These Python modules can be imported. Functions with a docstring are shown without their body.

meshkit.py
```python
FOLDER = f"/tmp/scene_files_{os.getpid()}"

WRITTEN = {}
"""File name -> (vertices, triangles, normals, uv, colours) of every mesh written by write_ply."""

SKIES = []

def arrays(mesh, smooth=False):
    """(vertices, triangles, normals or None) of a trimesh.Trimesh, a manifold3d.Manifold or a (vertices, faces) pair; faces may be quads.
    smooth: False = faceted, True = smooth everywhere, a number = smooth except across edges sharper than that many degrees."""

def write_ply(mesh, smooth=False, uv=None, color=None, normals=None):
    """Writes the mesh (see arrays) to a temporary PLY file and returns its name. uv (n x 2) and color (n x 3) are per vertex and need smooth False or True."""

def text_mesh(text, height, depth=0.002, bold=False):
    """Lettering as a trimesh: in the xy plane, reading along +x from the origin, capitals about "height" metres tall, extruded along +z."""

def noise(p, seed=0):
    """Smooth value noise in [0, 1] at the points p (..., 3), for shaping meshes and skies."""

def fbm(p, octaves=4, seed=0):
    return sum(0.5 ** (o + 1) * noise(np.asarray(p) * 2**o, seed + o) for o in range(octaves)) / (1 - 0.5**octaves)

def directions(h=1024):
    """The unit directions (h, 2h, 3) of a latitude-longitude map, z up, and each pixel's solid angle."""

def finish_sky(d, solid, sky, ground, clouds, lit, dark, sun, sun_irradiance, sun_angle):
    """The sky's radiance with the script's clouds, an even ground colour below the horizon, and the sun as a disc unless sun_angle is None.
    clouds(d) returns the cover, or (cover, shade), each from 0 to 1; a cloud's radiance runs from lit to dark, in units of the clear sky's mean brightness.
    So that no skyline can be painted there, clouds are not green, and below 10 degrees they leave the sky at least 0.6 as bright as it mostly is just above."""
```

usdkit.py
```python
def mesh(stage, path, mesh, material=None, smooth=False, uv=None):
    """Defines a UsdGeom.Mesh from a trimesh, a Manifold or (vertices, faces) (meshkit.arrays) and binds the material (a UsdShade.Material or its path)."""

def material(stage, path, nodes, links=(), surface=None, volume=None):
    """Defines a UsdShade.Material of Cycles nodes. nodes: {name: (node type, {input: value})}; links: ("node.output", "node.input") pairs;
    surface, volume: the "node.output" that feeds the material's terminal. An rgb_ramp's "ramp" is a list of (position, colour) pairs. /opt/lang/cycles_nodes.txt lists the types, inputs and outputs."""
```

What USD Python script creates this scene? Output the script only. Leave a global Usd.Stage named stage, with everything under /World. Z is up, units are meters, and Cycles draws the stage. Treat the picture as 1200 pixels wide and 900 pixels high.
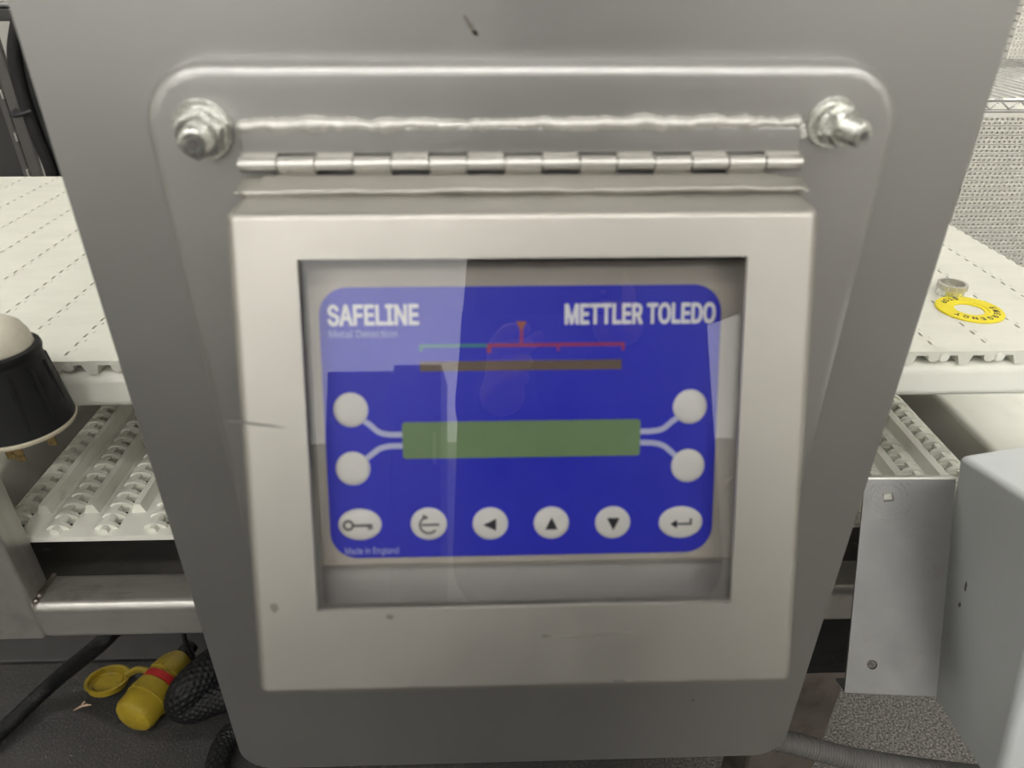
import math
import numpy as np
import trimesh
import manifold3d as m3
from shapely.geometry import Polygon, Point, box as sbox, LineString
from shapely import affinity, union_all
from pxr import Usd, UsdGeom, Gf, Sdf
import usdkit
import meshkit

stage = Usd.Stage.CreateInMemory()
UsdGeom.SetStageUpAxis(stage, 'Z')
UsdGeom.SetStageMetersPerUnit(stage, 1.0)
UsdGeom.Xform.Define(stage, '/World')
UsdGeom.Scope.Define(stage, '/World/Looks')
rng = np.random.default_rng(7)

# ------------------------------------------------------------------ camera, light levels
H = 1.2                                   # the lens is 1.2 m above the floor; all numbers below are relative to the lens
F = 853.0                                 # focal length in pixels of the 1200 pixel wide frame
FSTOP, FOCUS, EXPOSURE = 6.0, 0.85, 0.0
LAMP_LEVEL, WINDOW_LEVEL = 17.5, 2.15
CY = np.array([-30, 505, F]); CY /= np.linalg.norm(CY)
CZ = -np.array([-6, -1441, F]); CZ -= CY * (CZ @ CY); CZ /= np.linalg.norm(CZ)
CX = np.cross(CZ, CY); CX *= np.sign(CX[0])
M = np.stack([CX, CY, CZ])                # columns: the lens's right, up and forward in the room


def ray(u, v):
    return M @ np.array([u - 600, 450 - v, F])


def at(u, v, x=None, y=None, z=None):
    r = ray(u, v)
    return r * (y / r[1] if y is not None else z / r[2] if z is not None else x / r[0])


cam = UsdGeom.Camera.Define(stage, '/World/camera')
R_, U_, W_ = M[:, 0], M[:, 1], M[:, 2]
cam.AddTransformOp().Set(Gf.Matrix4d(*R_, 0, *U_, 0, *(-W_), 0, 0, 0, H, 1))
cam.CreateHorizontalApertureAttr(36.0)
cam.CreateVerticalApertureAttr(27.0)
cam.CreateFocalLengthAttr(36.0 * F / 1200)
cam.CreateFStopAttr(FSTOP)
cam.CreateFocusDistanceAttr(FOCUS)
cam.CreateClippingRangeAttr((0.02, 100.0))
cam.CreateExposureAttr(EXPOSURE)

# ------------------------------------------------------------------ helpers
COUNT = {}


def numbered(parent, name):
    k = (parent, name)
    n = COUNT.get(k, 0)
    COUNT[k] = n + 1
    return f'{parent}/{name}' + (f'_{n:03d}' if n else '')


class T:
    def __init__(self, path, base):
        self.path, self.base = path, np.asarray(base, float)


def data(prim, **kw):
    for k, v in kw.items():
        if v:
            prim.SetCustomDataByKey(k, v)


def thing(name, label, cat, base, group=None, kind=None):
    p = numbered('/World', name)
    x = UsdGeom.Xform.Define(stage, p)
    x.AddTranslateOp().Set(Gf.Vec3d(float(base[0]), float(base[1]), float(base[2] + H)))
    data(x.GetPrim(), label=label, category=cat, group=group, kind=kind)
    return T(p, base)


def copy_of(src, label, base, group=None, name=None, rotz=0):
    name = name or src.path.split('/')[-1].rstrip('0123456789').rstrip('_')
    p = numbered('/World', name)
    x = UsdGeom.Xform.Define(stage, p)
    x.AddTranslateOp().Set(Gf.Vec3d(float(base[0]), float(base[1]), float(base[2] + H)))
    if rotz:
        x.AddRotateZOp().Set(rotz)
    was = stage.GetPrimAtPath(src.path).GetCustomData()
    x.GetPrim().GetReferences().AddInternalReference(src.path)
    x.GetPrim().SetInstanceable(True)
    data(x.GetPrim(), label=label, category=was['category'], group=group or was.get('group'))
    return T(p, base)


def arr(m):
    if isinstance(m, m3.Manifold):
        q = m.to_mesh()
        return np.array(q.vert_properties[:, :3], float), np.array(q.tri_verts, int)
    if isinstance(m, trimesh.Trimesh):
        return np.array(m.vertices), np.array(m.faces)
    return np.asarray(m[0], float), np.asarray(m[1], int)


def part(parent, name, m, mat, label=None, smooth=30, kind=None):
    """One mesh, given in room coordinates, under a thing (T), a part (T) or, with parent None, under /World."""
    v, f = arr(m)
    base = parent.base if parent is not None else np.array([0, 0, -H])
    p = numbered(parent.path if parent is not None else '/World', name)
    g = usdkit.mesh(stage, p, (v - base, f), mat, smooth=smooth)
    data(g.GetPrim(), label=label, kind=kind)
    return T(p, base)


def single(name, m, mat, label, cat, group=None, kind=None, smooth=30):
    t = part(None, name, m, mat, smooth=smooth)
    data(stage.GetPrimAtPath(t.path), label=label, category=cat, group=group, kind=kind)
    return t


def bx(lo, hi):
    lo, hi = np.minimum(lo, hi), np.maximum(lo, hi)
    return m3.Manifold.cube(list(map(float, hi - lo))).translate(list(map(float, lo)))


def ball(p, r, seg=16):
    return m3.Manifold.sphere(float(r), seg).translate(list(map(float, p)))


def hull(items):
    return m3.Manifold.batch_hull(items)


def rbox(lo, hi, r, seg=16):
    lo, hi = np.minimum(lo, hi), np.maximum(lo, hi)
    return hull([ball([[lo, hi][i][0] + (r, -r)[i], [lo, hi][j][1] + (r, -r)[j], [lo, hi][k][2] + (r, -r)[k]], r, seg)
                 for i in (0, 1) for j in (0, 1) for k in (0, 1)])


def union(items):
    return m3.Manifold.batch_boolean(items, m3.OpType.Add)


def frame_to(d):
    d = np.asarray(d, float); d = d / np.linalg.norm(d)
    a = np.cross(d, [0, 0, 1.0] if abs(d[2]) < .9 else [1.0, 0, 0]); a /= np.linalg.norm(a)
    return a, np.cross(d, a), d


def place(m, o, X, Y, Z):
    A = np.column_stack([X, Y, Z, o])
    if isinstance(m, m3.Manifold):
        return m.transform(A)
    m = m.copy(); T4 = np.eye(4); T4[:3] = A; m.apply_transform(T4)
    return m


def cyl(p0, p1, r0, r1=None, seg=32):
    p0, p1 = np.asarray(p0, float), np.asarray(p1, float)
    L = np.linalg.norm(p1 - p0)
    return place(m3.Manifold.cylinder(float(L), float(r0), float(r0 if r1 is None else r1), seg), p0, *frame_to(p1 - p0))


def lathe(profile, p0, axis, seg=48):
    """profile: (radius, height) pairs from the axis to the axis, revolved about AXIS from p0."""
    m = m3.Manifold.revolve(m3.CrossSection([[(float(r), float(h)) for r, h in profile]], m3.FillRule.Positive if False else m3.FillRule.NonZero), seg)
    return place(m, np.asarray(p0, float), *frame_to(axis))


def prism(poly, lo, hi):
    """A shapely polygon (or several) in local x, y, extruded from z lo to hi."""
    polys = [g for g in getattr(poly, 'geoms', [poly]) if not g.is_empty and g.area > 0]
    cs = m3.CrossSection([[(float(a), float(b)) for a, b in list(r.coords)[:-1]] for g in polys for r in ([g.exterior] + list(g.interiors))], m3.FillRule.EvenOdd)
    return m3.Manifold.extrude(cs, float(hi - lo)).translate([0, 0, float(lo)])


def curve(points, n=60):
    """A smooth line through the points (Catmull-Rom)."""
    P = np.asarray(points, float)
    P = np.vstack([2 * P[0] - P[1], P, 2 * P[-1] - P[-2]])
    out, k = [], max(2, n // (len(P) - 3))
    for i in range(1, len(P) - 2):
        a, b, c, d = P[i - 1:i + 3]
        for t in np.linspace(0, 1, k, endpoint=False):
            out.append(.5 * (2 * b + (c - a) * t + (2 * a - 5 * b + 4 * c - d) * t * t + (3 * b - a - 3 * c + d) * t ** 3))
    return np.vstack([out, P[-2]])


def tube(points, r, sides=16, relief=None):
    """A capped tube along the points; relief(s, theta) adds to the radius, s in metres along."""
    p = np.asarray(points, float)
    t = np.gradient(p, axis=0); t /= np.linalg.norm(t, axis=1, keepdims=True)
    s = np.r_[0, np.cumsum(np.linalg.norm(np.diff(p, axis=0), axis=1))]
    a = np.zeros_like(p); a0 = frame_to(t[0])[0]
    for i in range(len(p)):
        a0 = a0 - t[i] * (a0 @ t[i]); a0 /= np.linalg.norm(a0); a[i] = a0
    b = np.cross(t, a)
    th = np.arange(sides) * 2 * np.pi / sides
    rr = np.broadcast_to(np.asarray(r, float).reshape(-1, 1), (len(p), sides)).copy()
    if relief is not None:
        rr += relief(s[:, None], th[None, :])
    v = p[:, None] + rr[..., None] * (np.cos(th)[None, :, None] * a[:, None] + np.sin(th)[None, :, None] * b[:, None])
    i, j = np.meshgrid(np.arange(len(p) - 1), np.arange(sides), indexing='ij')
    q = np.stack([i * sides + j, i * sides + (j + 1) % sides, (i + 1) * sides + (j + 1) % sides, (i + 1) * sides + j], -1).reshape(-1, 4)
    n = len(p) * sides
    vv = np.vstack([v.reshape(-1, 3), p[0], p[-1]])
    j = np.arange(sides)
    c0 = np.stack([np.full(sides, n), (j + 1) % sides, j], 1)
    c1 = np.stack([np.full(sides, n + 1), n - sides + j, n - sides + (j + 1) % sides], 1)
    return vv, np.vstack([q[:, [0, 1, 2]], q[:, [0, 2, 3]], c0, c1])


def joined(items):
    out = [trimesh.Trimesh(*arr(i), process=False) for i in items]
    return trimesh.util.concatenate(out)


# ------------------------------------------------------------------ materials
def lin(r, g, b):
    return tuple((c / 255 / 12.92) if c <= 10 else ((c / 255 + .055) / 1.055) ** 2.4 for c in (r, g, b))


def look(name, color, rough=.5, metal=0., spec=.5, var=.12, vscale=6., bump=0., bscale=200., stretch=(1, 1, 1), rvar=.08, coat=0., stain=None):
    """Plain procedural material: base colour with soft variation, roughness variation, fine bump, optional stains."""
    c = np.array(color, float)
    n = {
        'geo': ('geometry', {}),
        'map': ('mapping', {'scale': stretch}),
        'n1': ('noise_texture', {'scale': vscale, 'detail': 5.0, 'roughness': .6}),
        'ramp': ('rgb_ramp', {'ramp': [(.25, tuple(c * (1 - var))), (.75, tuple(np.minimum(c * (1 + var), 1)))]}),
        'n2': ('noise_texture', {'scale': vscale * 4.3, 'detail': 4.0}),
        'rr': ('map_range', {'from_min': .3, 'from_max': .7, 'to_min': max(rough - rvar, .02), 'to_max': min(rough + rvar, 1), 'clamp': True}),
        'p': ('principled_bsdf', {'metallic': metal, 'specular_ior_level': spec, 'coat_weight': coat}),
    }
    l = [('geo.position', 'map.vector'), ('map.vector', 'n1.vector'), ('map.vector', 'n2.vector'), ('n1.fac', 'ramp.fac'), ('n2.fac', 'rr.value'), ('rr.result', 'p.roughness')]
    last = 'ramp.color'
    if stain:
        sc, lo, hi, col = stain
        n['n3'] = ('noise_texture', {'scale': sc, 'detail': 6.0, 'roughness': .65})
        n['sr'] = ('map_range', {'from_min': lo, 'from_max': hi, 'to_min': 0.0, 'to_max': 1.0, 'clamp': True})
        n['sm'] = ('mix_color', {'b': col})
        l += [('geo.position', 'n3.vector'), ('n3.fac', 'sr.value'), ('sr.result', 'sm.fac'), (last, 'sm.a')]
        last = 'sm.result'
    l.append((last, 'p.base_color'))
    if bump:
        n['n4'] = ('noise_texture', {'scale': bscale, 'detail': 3.0})
        n['b'] = ('bump', {'strength': bump, 'distance': .001})
        l += [('map.vector', 'n4.vector'), ('n4.fac', 'b.height'), ('b.normal', 'p.normal')]
    return usdkit.material(stage, f'/World/Looks/{name}', n, l, surface='p.BSDF')


def glow(name, color, level):
    return usdkit.material(stage, f'/World/Looks/{name}', {'e': ('emission', {'color': color, 'strength': level})}, [], surface='e.emission')


MAT = {}
MAT['housing'] = look('housing_steel', (.455, .450, .440), .46, 1, var=.04, vscale=3, rvar=.025, stain=(7, .68, .85, (.43, .42, .40)))
MAT['plate'] = look('plate_steel', (.515, .508, .497), .47, 1, var=.04, vscale=4, rvar=.025)
MAT['door'] = look('door_steel', (.50, .482, .445), .48, 1, var=.04, vscale=5, rvar=.03, stain=(26, .68, .78, (.5, .46, .40)))
MAT['bright'] = look('bright_steel', (.66, .645, .61), .47, 1, var=.05, vscale=30, rvar=.04)
MAT['zinc'] = look('zinc_plate', (.84, .85, .81), .28, 1, var=.15, vscale=60, bump=.1, bscale=400)
MAT['weld'] = look('weld_metal', (.74, .725, .69), .6, 1, var=.1, vscale=90, bump=.2, bscale=250)
MAT['case'] = look('case_metal', (.54, .495, .43), .5, .1, var=.08, vscale=8)
MAT['case_dark'] = look('case_back', (.48, .465, .45), .5, .1, var=.08, vscale=8)
MAT['faint'] = look('faint_stain', (.26, .24, .21), .5, .6, var=.2, vscale=300)
MAT['case_scuff'] = look('scuff', (.15, .145, .14), .6, 0, var=.3, vscale=300)
MAT['blue'] = look('blue_overlay', (.027, .034, .56), .4, 0, var=.04, vscale=5)
MAT['lcd'] = look('lcd_green', (.185, .29, .135), .35, 0, var=.05, vscale=8)
MAT['white_print'] = look('white_print', (.88, .88, .90), .5, 0, var=.03)
MAT['faint_print'] = look('pale_blue_print', (.46, .50, .80), .5, 0, var=.03)
MAT['lead_print'] = look('lavender_print', (.55, .57, .80), .5, 0, var=.03)
MAT['button'] = look('button_white', (.84, .82, .76), .45, 0, var=.03)
MAT['ink'] = look('black_ink', (.03, .03, .035), .5, 0, var=.05)
MAT['grey_ink'] = look('grey_ink', (.13, .12, .12), .5, 0, var=.05)
MAT['green_print'] = look('green_print', (.07, .28, .30), .5, 0, var=.05)
MAT['red_print'] = look('red_print', (.36, .035, .12), .5, 0, var=.05)
MAT['orange_print'] = look('orange_print', (.35, .10, .05), .5, 0, var=.05)
MAT['bar_print'] = look('brown_window', (.16, .115, .08), .4, 0, var=.05)
MAT['belt'] = look('belt_plastic', (.76, .75, .665), .42, 0, var=.05, vscale=9, bump=.05, bscale=160, stretch=(2, 5, 2), stain=(13, .62, .78, (.66, .645, .54)))
MAT['belt_under'] = look('belt_underside', (.78, .775, .70), .5, 0, var=.05, vscale=12, bump=.1, bscale=160, stain=(15, .64, .78, (.50, .47, .40)))
MAT['strip'] = look('wear_strip_white', (.85, .84, .76), .38, 0, var=.05, vscale=7, stain=(40, .70, .78, (.6, .57, .48)))
MAT['frame'] = look('frame_steel', (.47, .455, .43), .40, .8, var=.1, vscale=8, bump=.06, bscale=120, stretch=(1, 12, 1), stain=(14, .6, .75, (.30, .27, .24)))
MAT['leg'] = look('leg_steel', (.34, .30, .275), .5, 1, var=.15, vscale=14, stain=(20, .5, .7, (.2, .16, .13)))
MAT['bracket'] = look('bracket_steel', (.37, .37, .365), .5, 1, var=.08, vscale=9, bump=.03, bscale=100, stain=(22, .62, .76, (.34, .30, .27)))
MAT['rub'] = look('rubbed_steel', (.36, .36, .355), .38, 1, var=.1, vscale=60)
MAT['grey_paint'] = look('grey_paint', (.69, .715, .73), .42, 0, var=.04, vscale=5, bump=.05, bscale=180, stain=(30, .71, .76, (.16, .15, .15)))
MAT['black'] = look('black_rubber', (.010, .010, .011), .55, 0, spec=.3, var=.3, vscale=20, bump=.1, bscale=200, stain=(45, .68, .76, (.06, .058, .055)))
MAT['black_braid'] = look('braided_nylon', (.009, .009, .010), .5, 0, spec=.3, var=.3, vscale=60)
MAT['cable'] = look('black_cable', (.012, .012, .013), .45, 0, var=.2, vscale=40)
MAT['tray'] = look('dark_tray', (.075, .07, .066), .55, 0, var=.3, vscale=20, stain=(60, .66, .72, (.2, .19, .17)))
MAT['dark_paint'] = look('dark_cabinet_paint', (.055, .053, .052), .5, 0, var=.1, vscale=6)
MAT['dark_edge'] = look('dark_cabinet_edge', (.12, .115, .11), .45, 0, var=.1, vscale=6)
MAT['yellow'] = look('yellow_plug', (.36, .26, .018), .45, 0, var=.15, vscale=20, stain=(55, .56, .72, (.2, .14, .02)))
MAT['red'] = look('red_band', (.45, .02, .02), .45, 0, var=.1)
MAT['ring_yellow'] = look('ring_yellow', (.86, .72, .03), .45, 0, var=.03)
MAT['ivory'] = look('ivory_plastic', (.60, .565, .46), .35, 0, var=.1, vscale=30, stain=(28, .55, .7, (.40, .35, .25)))
MAT['gasket'] = look('tan_gasket', (.50, .45, .34), .5, 0, var=.1, vscale=30)
MAT['brass'] = look('brass', (.66, .48, .22), .3, 1, var=.1, vscale=60)
MAT['conduit'] = look('conduit_grey', (.12, .116, .11), .5, 0, var=.1, vscale=20)
MAT['mat'] = look('plastic_mat', (.80, .785, .72), .5, 0, var=.06, vscale=10)
MAT['mat_gap'] = look('mat_inner', (.36, .345, .32), .6, 0, var=.06, vscale=10)
MAT['chrome'] = look('chrome_wire', (.82, .82, .83), .16, 1, var=.04)
MAT['wall'] = look('wall_paint', (.68, .665, .62), .7, 0, var=.03, vscale=2)
MAT['ceiling'] = look('ceiling_paint', (.70, .69, .65), .8, 0, var=.03, vscale=2)
MAT['cloth'] = look('dark_cloth', (.022, .022, .026), .85, 0, var=.2, vscale=40)
MAT['trousers'] = look('dark_trousers', (.03, .032, .04), .85, 0, var=.2, vscale=40)
MAT['skin'] = look('skin', (.45, .27, .19), .5, 0, var=.05)
MAT['hair'] = look('dark_hair', (.02, .015, .012), .6, 0, var=.2, vscale=60)
MAT['phone'] = look('phone_black', (.01, .01, .01), .25, 0, var=.1)
MAT['cab'] = look('reflected_cabinet_paint', (.10, .085, .10), .5, 0, var=.08)
MAT['wood'] = look('wood_chip', (.55, .40, .28), .7, 0, var=.2, vscale=80)
MAT['lamp_glow'] = glow('lamp_glow', (1.0, .985, .94), LAMP_LEVEL)
MAT['added_window_glow'] = glow('added_window_glow', (1.0, .98, .935), WINDOW_LEVEL)
MAT['floor'] = usdkit.material(stage, '/World/Looks/gritty_shaded_floor', {
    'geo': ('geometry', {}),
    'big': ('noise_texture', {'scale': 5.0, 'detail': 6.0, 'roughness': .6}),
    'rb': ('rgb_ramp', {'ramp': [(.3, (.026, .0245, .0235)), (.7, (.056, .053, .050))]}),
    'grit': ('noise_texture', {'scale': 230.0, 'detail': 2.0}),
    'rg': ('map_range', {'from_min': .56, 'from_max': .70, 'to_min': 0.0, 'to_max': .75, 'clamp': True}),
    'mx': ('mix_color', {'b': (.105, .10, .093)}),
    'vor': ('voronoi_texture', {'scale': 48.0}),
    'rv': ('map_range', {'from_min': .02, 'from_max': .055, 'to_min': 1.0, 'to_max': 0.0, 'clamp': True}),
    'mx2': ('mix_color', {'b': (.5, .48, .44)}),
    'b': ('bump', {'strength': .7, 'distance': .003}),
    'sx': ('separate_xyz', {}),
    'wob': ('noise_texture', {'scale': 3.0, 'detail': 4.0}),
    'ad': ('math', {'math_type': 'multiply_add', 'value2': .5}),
    'msk': ('map_range', {'from_min': .45, 'from_max': .75, 'to_min': 0.0, 'to_max': 1.0, 'clamp': True}),  # left floor kept darker for equipment shade, right brightened with grit, in colour
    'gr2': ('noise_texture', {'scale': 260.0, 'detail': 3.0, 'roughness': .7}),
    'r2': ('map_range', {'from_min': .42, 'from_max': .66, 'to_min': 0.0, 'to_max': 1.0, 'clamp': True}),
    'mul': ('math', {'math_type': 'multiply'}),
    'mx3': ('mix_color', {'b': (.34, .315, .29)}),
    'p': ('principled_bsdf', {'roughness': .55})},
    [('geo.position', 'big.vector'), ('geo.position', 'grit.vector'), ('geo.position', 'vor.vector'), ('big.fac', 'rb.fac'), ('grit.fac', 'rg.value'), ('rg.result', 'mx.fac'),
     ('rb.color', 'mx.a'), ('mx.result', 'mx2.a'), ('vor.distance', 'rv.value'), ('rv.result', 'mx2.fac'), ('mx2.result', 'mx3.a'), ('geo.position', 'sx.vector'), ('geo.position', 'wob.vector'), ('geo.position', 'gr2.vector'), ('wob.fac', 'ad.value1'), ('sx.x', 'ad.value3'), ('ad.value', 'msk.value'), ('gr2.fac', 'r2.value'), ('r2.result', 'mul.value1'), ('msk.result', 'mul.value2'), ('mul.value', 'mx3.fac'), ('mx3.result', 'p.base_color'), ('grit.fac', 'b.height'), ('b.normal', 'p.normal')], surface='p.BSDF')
MAT['pane'] = usdkit.material(stage, '/World/Looks/clear_acrylic', {
    'f': ('fresnel', {'IOR': 1.5}), 't': ('transparent_bsdf', {'color': (.97, .97, .965)}), 'g': ('glossy_bsdf', {'color': (1, 1, 1), 'roughness': 0.0}), 'm': ('mix_closure', {})},
    [('f.fac', 'm.fac'), ('t.BSDF', 'm.closure1'), ('g.BSDF', 'm.closure2')], surface='m.closure')

# ------------------------------------------------------------------ the room
ZF = -1.2
X0, X1, Y0, Y1, ZC = -3.2, 3.4, -3.4, 3.2, 2.0


def struct(name, m, mat, parent=None):
    t = part(parent, name, m, mat)
    if parent is None:
        data(stage.GetPrimAtPath(t.path), kind='structure')
    return t


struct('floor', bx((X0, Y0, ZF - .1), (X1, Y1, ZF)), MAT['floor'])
struct('ceiling', bx((X0, Y0, ZC), (X1, Y1, ZC + .1)), MAT['ceiling'])
struct('wall_left', bx((X0 - .1, Y0, ZF), (X0, Y1, ZC)), MAT['wall'])
struct('wall_right', bx((X1, Y0, ZF), (X1 + .1, Y1, ZC)), MAT['wall'])
struct('wall_back', bx((X0, Y1, ZF), (X1, Y1 + .1, ZC)), MAT['wall'])
# long glowing window added behind the photographer: the bright area the clear cover mirrors
WX0, WX1, WZ0, WZ1 = -2.6, 2.6, .12, 1.75
struct('wall_front', bx((X0, Y0 - .1, ZF), (X1, Y0, ZC)) - bx((WX0, Y0 - .2, WZ0), (WX1, Y0 + .1, WZ1)), MAT['wall'])
w = thing('added_window_1', None, None, (0, Y0, WZ0), kind='structure')
part(w, 'pane', bx((WX0, Y0 - .07, WZ0), (WX1, Y0 - .06, WZ1)), MAT['added_window_glow'])
for x in (WX0 + .03, .75, WX1 - .03):
    part(w, 'window_frame', bx((x - .03, Y0 - .06, WZ0), (x + .03, Y0 - .02, WZ1)), MAT['wall'])
for z in (WZ0 + .03, WZ1 - .03):
    part(w, 'window_frame', bx((WX0, Y0 - .06, z - .03), (WX1, Y0 - .02, z + .03)), MAT['wall'])

lamp0 = None
for yy, yn in ((-2.5, 'added for front fill by the rear wall'), (-1.2, 'behind the photographer'), (1.3, 'above the conveyor')):  # the first row is added to brighten faces turned to the lens
    for xx, xn in ((-1.7, 'left'), (0.1, 'middle'), (1.9, 'right')):
        lab = f'{xn} of the three long white ceiling lamps {yn}'
        if lamp0 is None:
            lamp0 = thing('ceiling_lamp', lab, 'lamp', (xx, yy, ZC), 'ceiling lamps')
            c = np.array([xx, yy, ZC])
            part(lamp0, 'housing', rbox(c + (-.62, -.16, -.05), c + (.62, .16, 0), .008), MAT['ceiling'])
            part(lamp0, 'diffuser', rbox(c + (-.6, -.14, -.075), c + (.6, .14, -.051), .01), MAT['lamp_glow'])
        else:
            copy_of(lamp0, lab, (xx, yy, ZC), 'ceiling lamps')

# ------------------------------------------------------------------ metal detector head (the big grey plate)
YP = .43
HX0, HX1, HZ0, HZ1, HY1 = -.2465, .2845, -.690, .26, 1.17
hd = thing('metal_detector', 'tall grey stainless detector head with flat front carrying the hinged display cover', 'metal detector', ((HX0 + HX1) / 2, YP, HZ0))
prof = sbox(HX0, HZ0, HX1, HZ1).buffer(-.03).buffer(.03, quad_segs=10)
# local x = room x, local y = room z, local z = minus room y
body = place(prism(prof, 0, HY1 - YP), (0, HY1, 0), (1, 0, 0), (0, 0, 1), (0, -1, 0))
body -= bx((HX0 - .1, .492, -.60), (HX1 + .1, 1.135, -.10))
part(hd, 'housing', body, MAT['housing'])


part(hd, 'pedestal', rbox((-.06, .80, ZF), (.10, 1.0, HZ0 + .002), .004, 8), MAT['dark_paint'])


def smudge(c, rx, ry, rot, seed):
    r = np.random.default_rng(seed)
    a = np.linspace(0, 2 * np.pi, 14, endpoint=False)
    k = 1 + .35 * (r.random(14) - .5)
    pts = np.stack([rx * k * np.cos(a), ry * k * np.sin(a)], 1)
    return affinity.translate(affinity.rotate(Polygon(pts), rot), *c)


sm = []
for (u, v, rx, ry, rot, s) in ((551, 30, .006, .0013, -55, 1), (557, 38, .002, .0012, 10, 2), (812, 820, .0012, .002, 20, 3)):
    p = at(u, v, y=YP)
    part(hd, 'smudge', place(prism(smudge((p[0], p[2]), rx, ry, rot, s), 0, .0004), (0, YP, 0), (1, 0, 0), (0, 0, 1), (0, -1, 0)), MAT['faint'], 'small dark scuff on the steel')

# ------------------------------------------------------------------ mounting plate, hinge, door
YM = .415
cov = thing('display_cover', 'hinged light steel cover with square clear window on a rounded mounting plate', 'cover', (.018, YM, -.40))
TH = math.radians(20.7)
NN = np.array([0, -math.cos(TH), math.sin(TH)])
UU = np.array([0, math.sin(TH), math.cos(TH)])
OO = np.array([0, .371, -.1134])
XX = np.array([1.0, 0, 0])


def D(m):
    """From the cover's own frame (x across, y up the slope, z out of its face) to the room."""
    return place(m, OO, XX, UU, NN)


MX0, MX1, MZ0, MZ1 = -.187, .229, -.43, -.049
r = .0075
pl = []
for cx, cz, q in ((MX0 + .037, MZ1 - .037, 1), (MX1 - .037, MZ1 - .037, 1), (MX0 + .02, MZ0 + .02, 0), (MX1 - .02, MZ0 + .02, 0)):
    R = .037 if q else .02
    tor = trimesh.creation.torus(R - r, r, major_sections=48, minor_sections=20)
    v = np.array(tor.vertices)
    v = np.stack([v[:, 0], v[:, 2], v[:, 1]], 1) + (cx, YM + r, cz)
    pl.append(v)
    b = np.array(trimesh.creation.cylinder(R - .0005, .002, sections=48).vertices)
    pl.append(np.stack([b[:, 0] * R / (R - .0005), b[:, 2], b[:, 1] * R / (R - .0005)], 1) + (cx, YP - .001, cz))
part(cov, 'mounting_plate', m3.Manifold.hull_points(np.vstack(pl)), MAT['plate'], 'wide grey plate with rounded corners', smooth=25)

# hinge: upper leaf with a wavy weld, knuckles, lower leaf on the sloping lip of the door
HXL, HXR = -.1365, .1745
HC = np.array([0, .4085, -.1003])
hr = .0041
part(cov, 'hinge_leaf', rbox((HXL + .001, YM - .0035, HC[2] + .0046), (HXR - .001, YM + .001, -.0815), .0012, 8), MAT['plate'])
wr = np.random.default_rng(3)


def bead(p0, p1, n, rad, wob):
    p0, p1 = np.asarray(p0, float), np.asarray(p1, float)
    t = np.linspace(0, 1, n)[:, None]
    p = p0 + (p1 - p0) * t
    k = np.convolve(wr.standard_normal(n + 8), np.ones(5) / 5, 'valid')[:n]
    k2 = np.convolve(wr.standard_normal(n + 8), np.ones(5) / 5, 'valid')[:n]
    p[:, 2] += wob * k
    rr = rad * (1 + .35 * k2); rr[0] *= .4; rr[-1] *= .4
    return tube(p, rr, 10)


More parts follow.
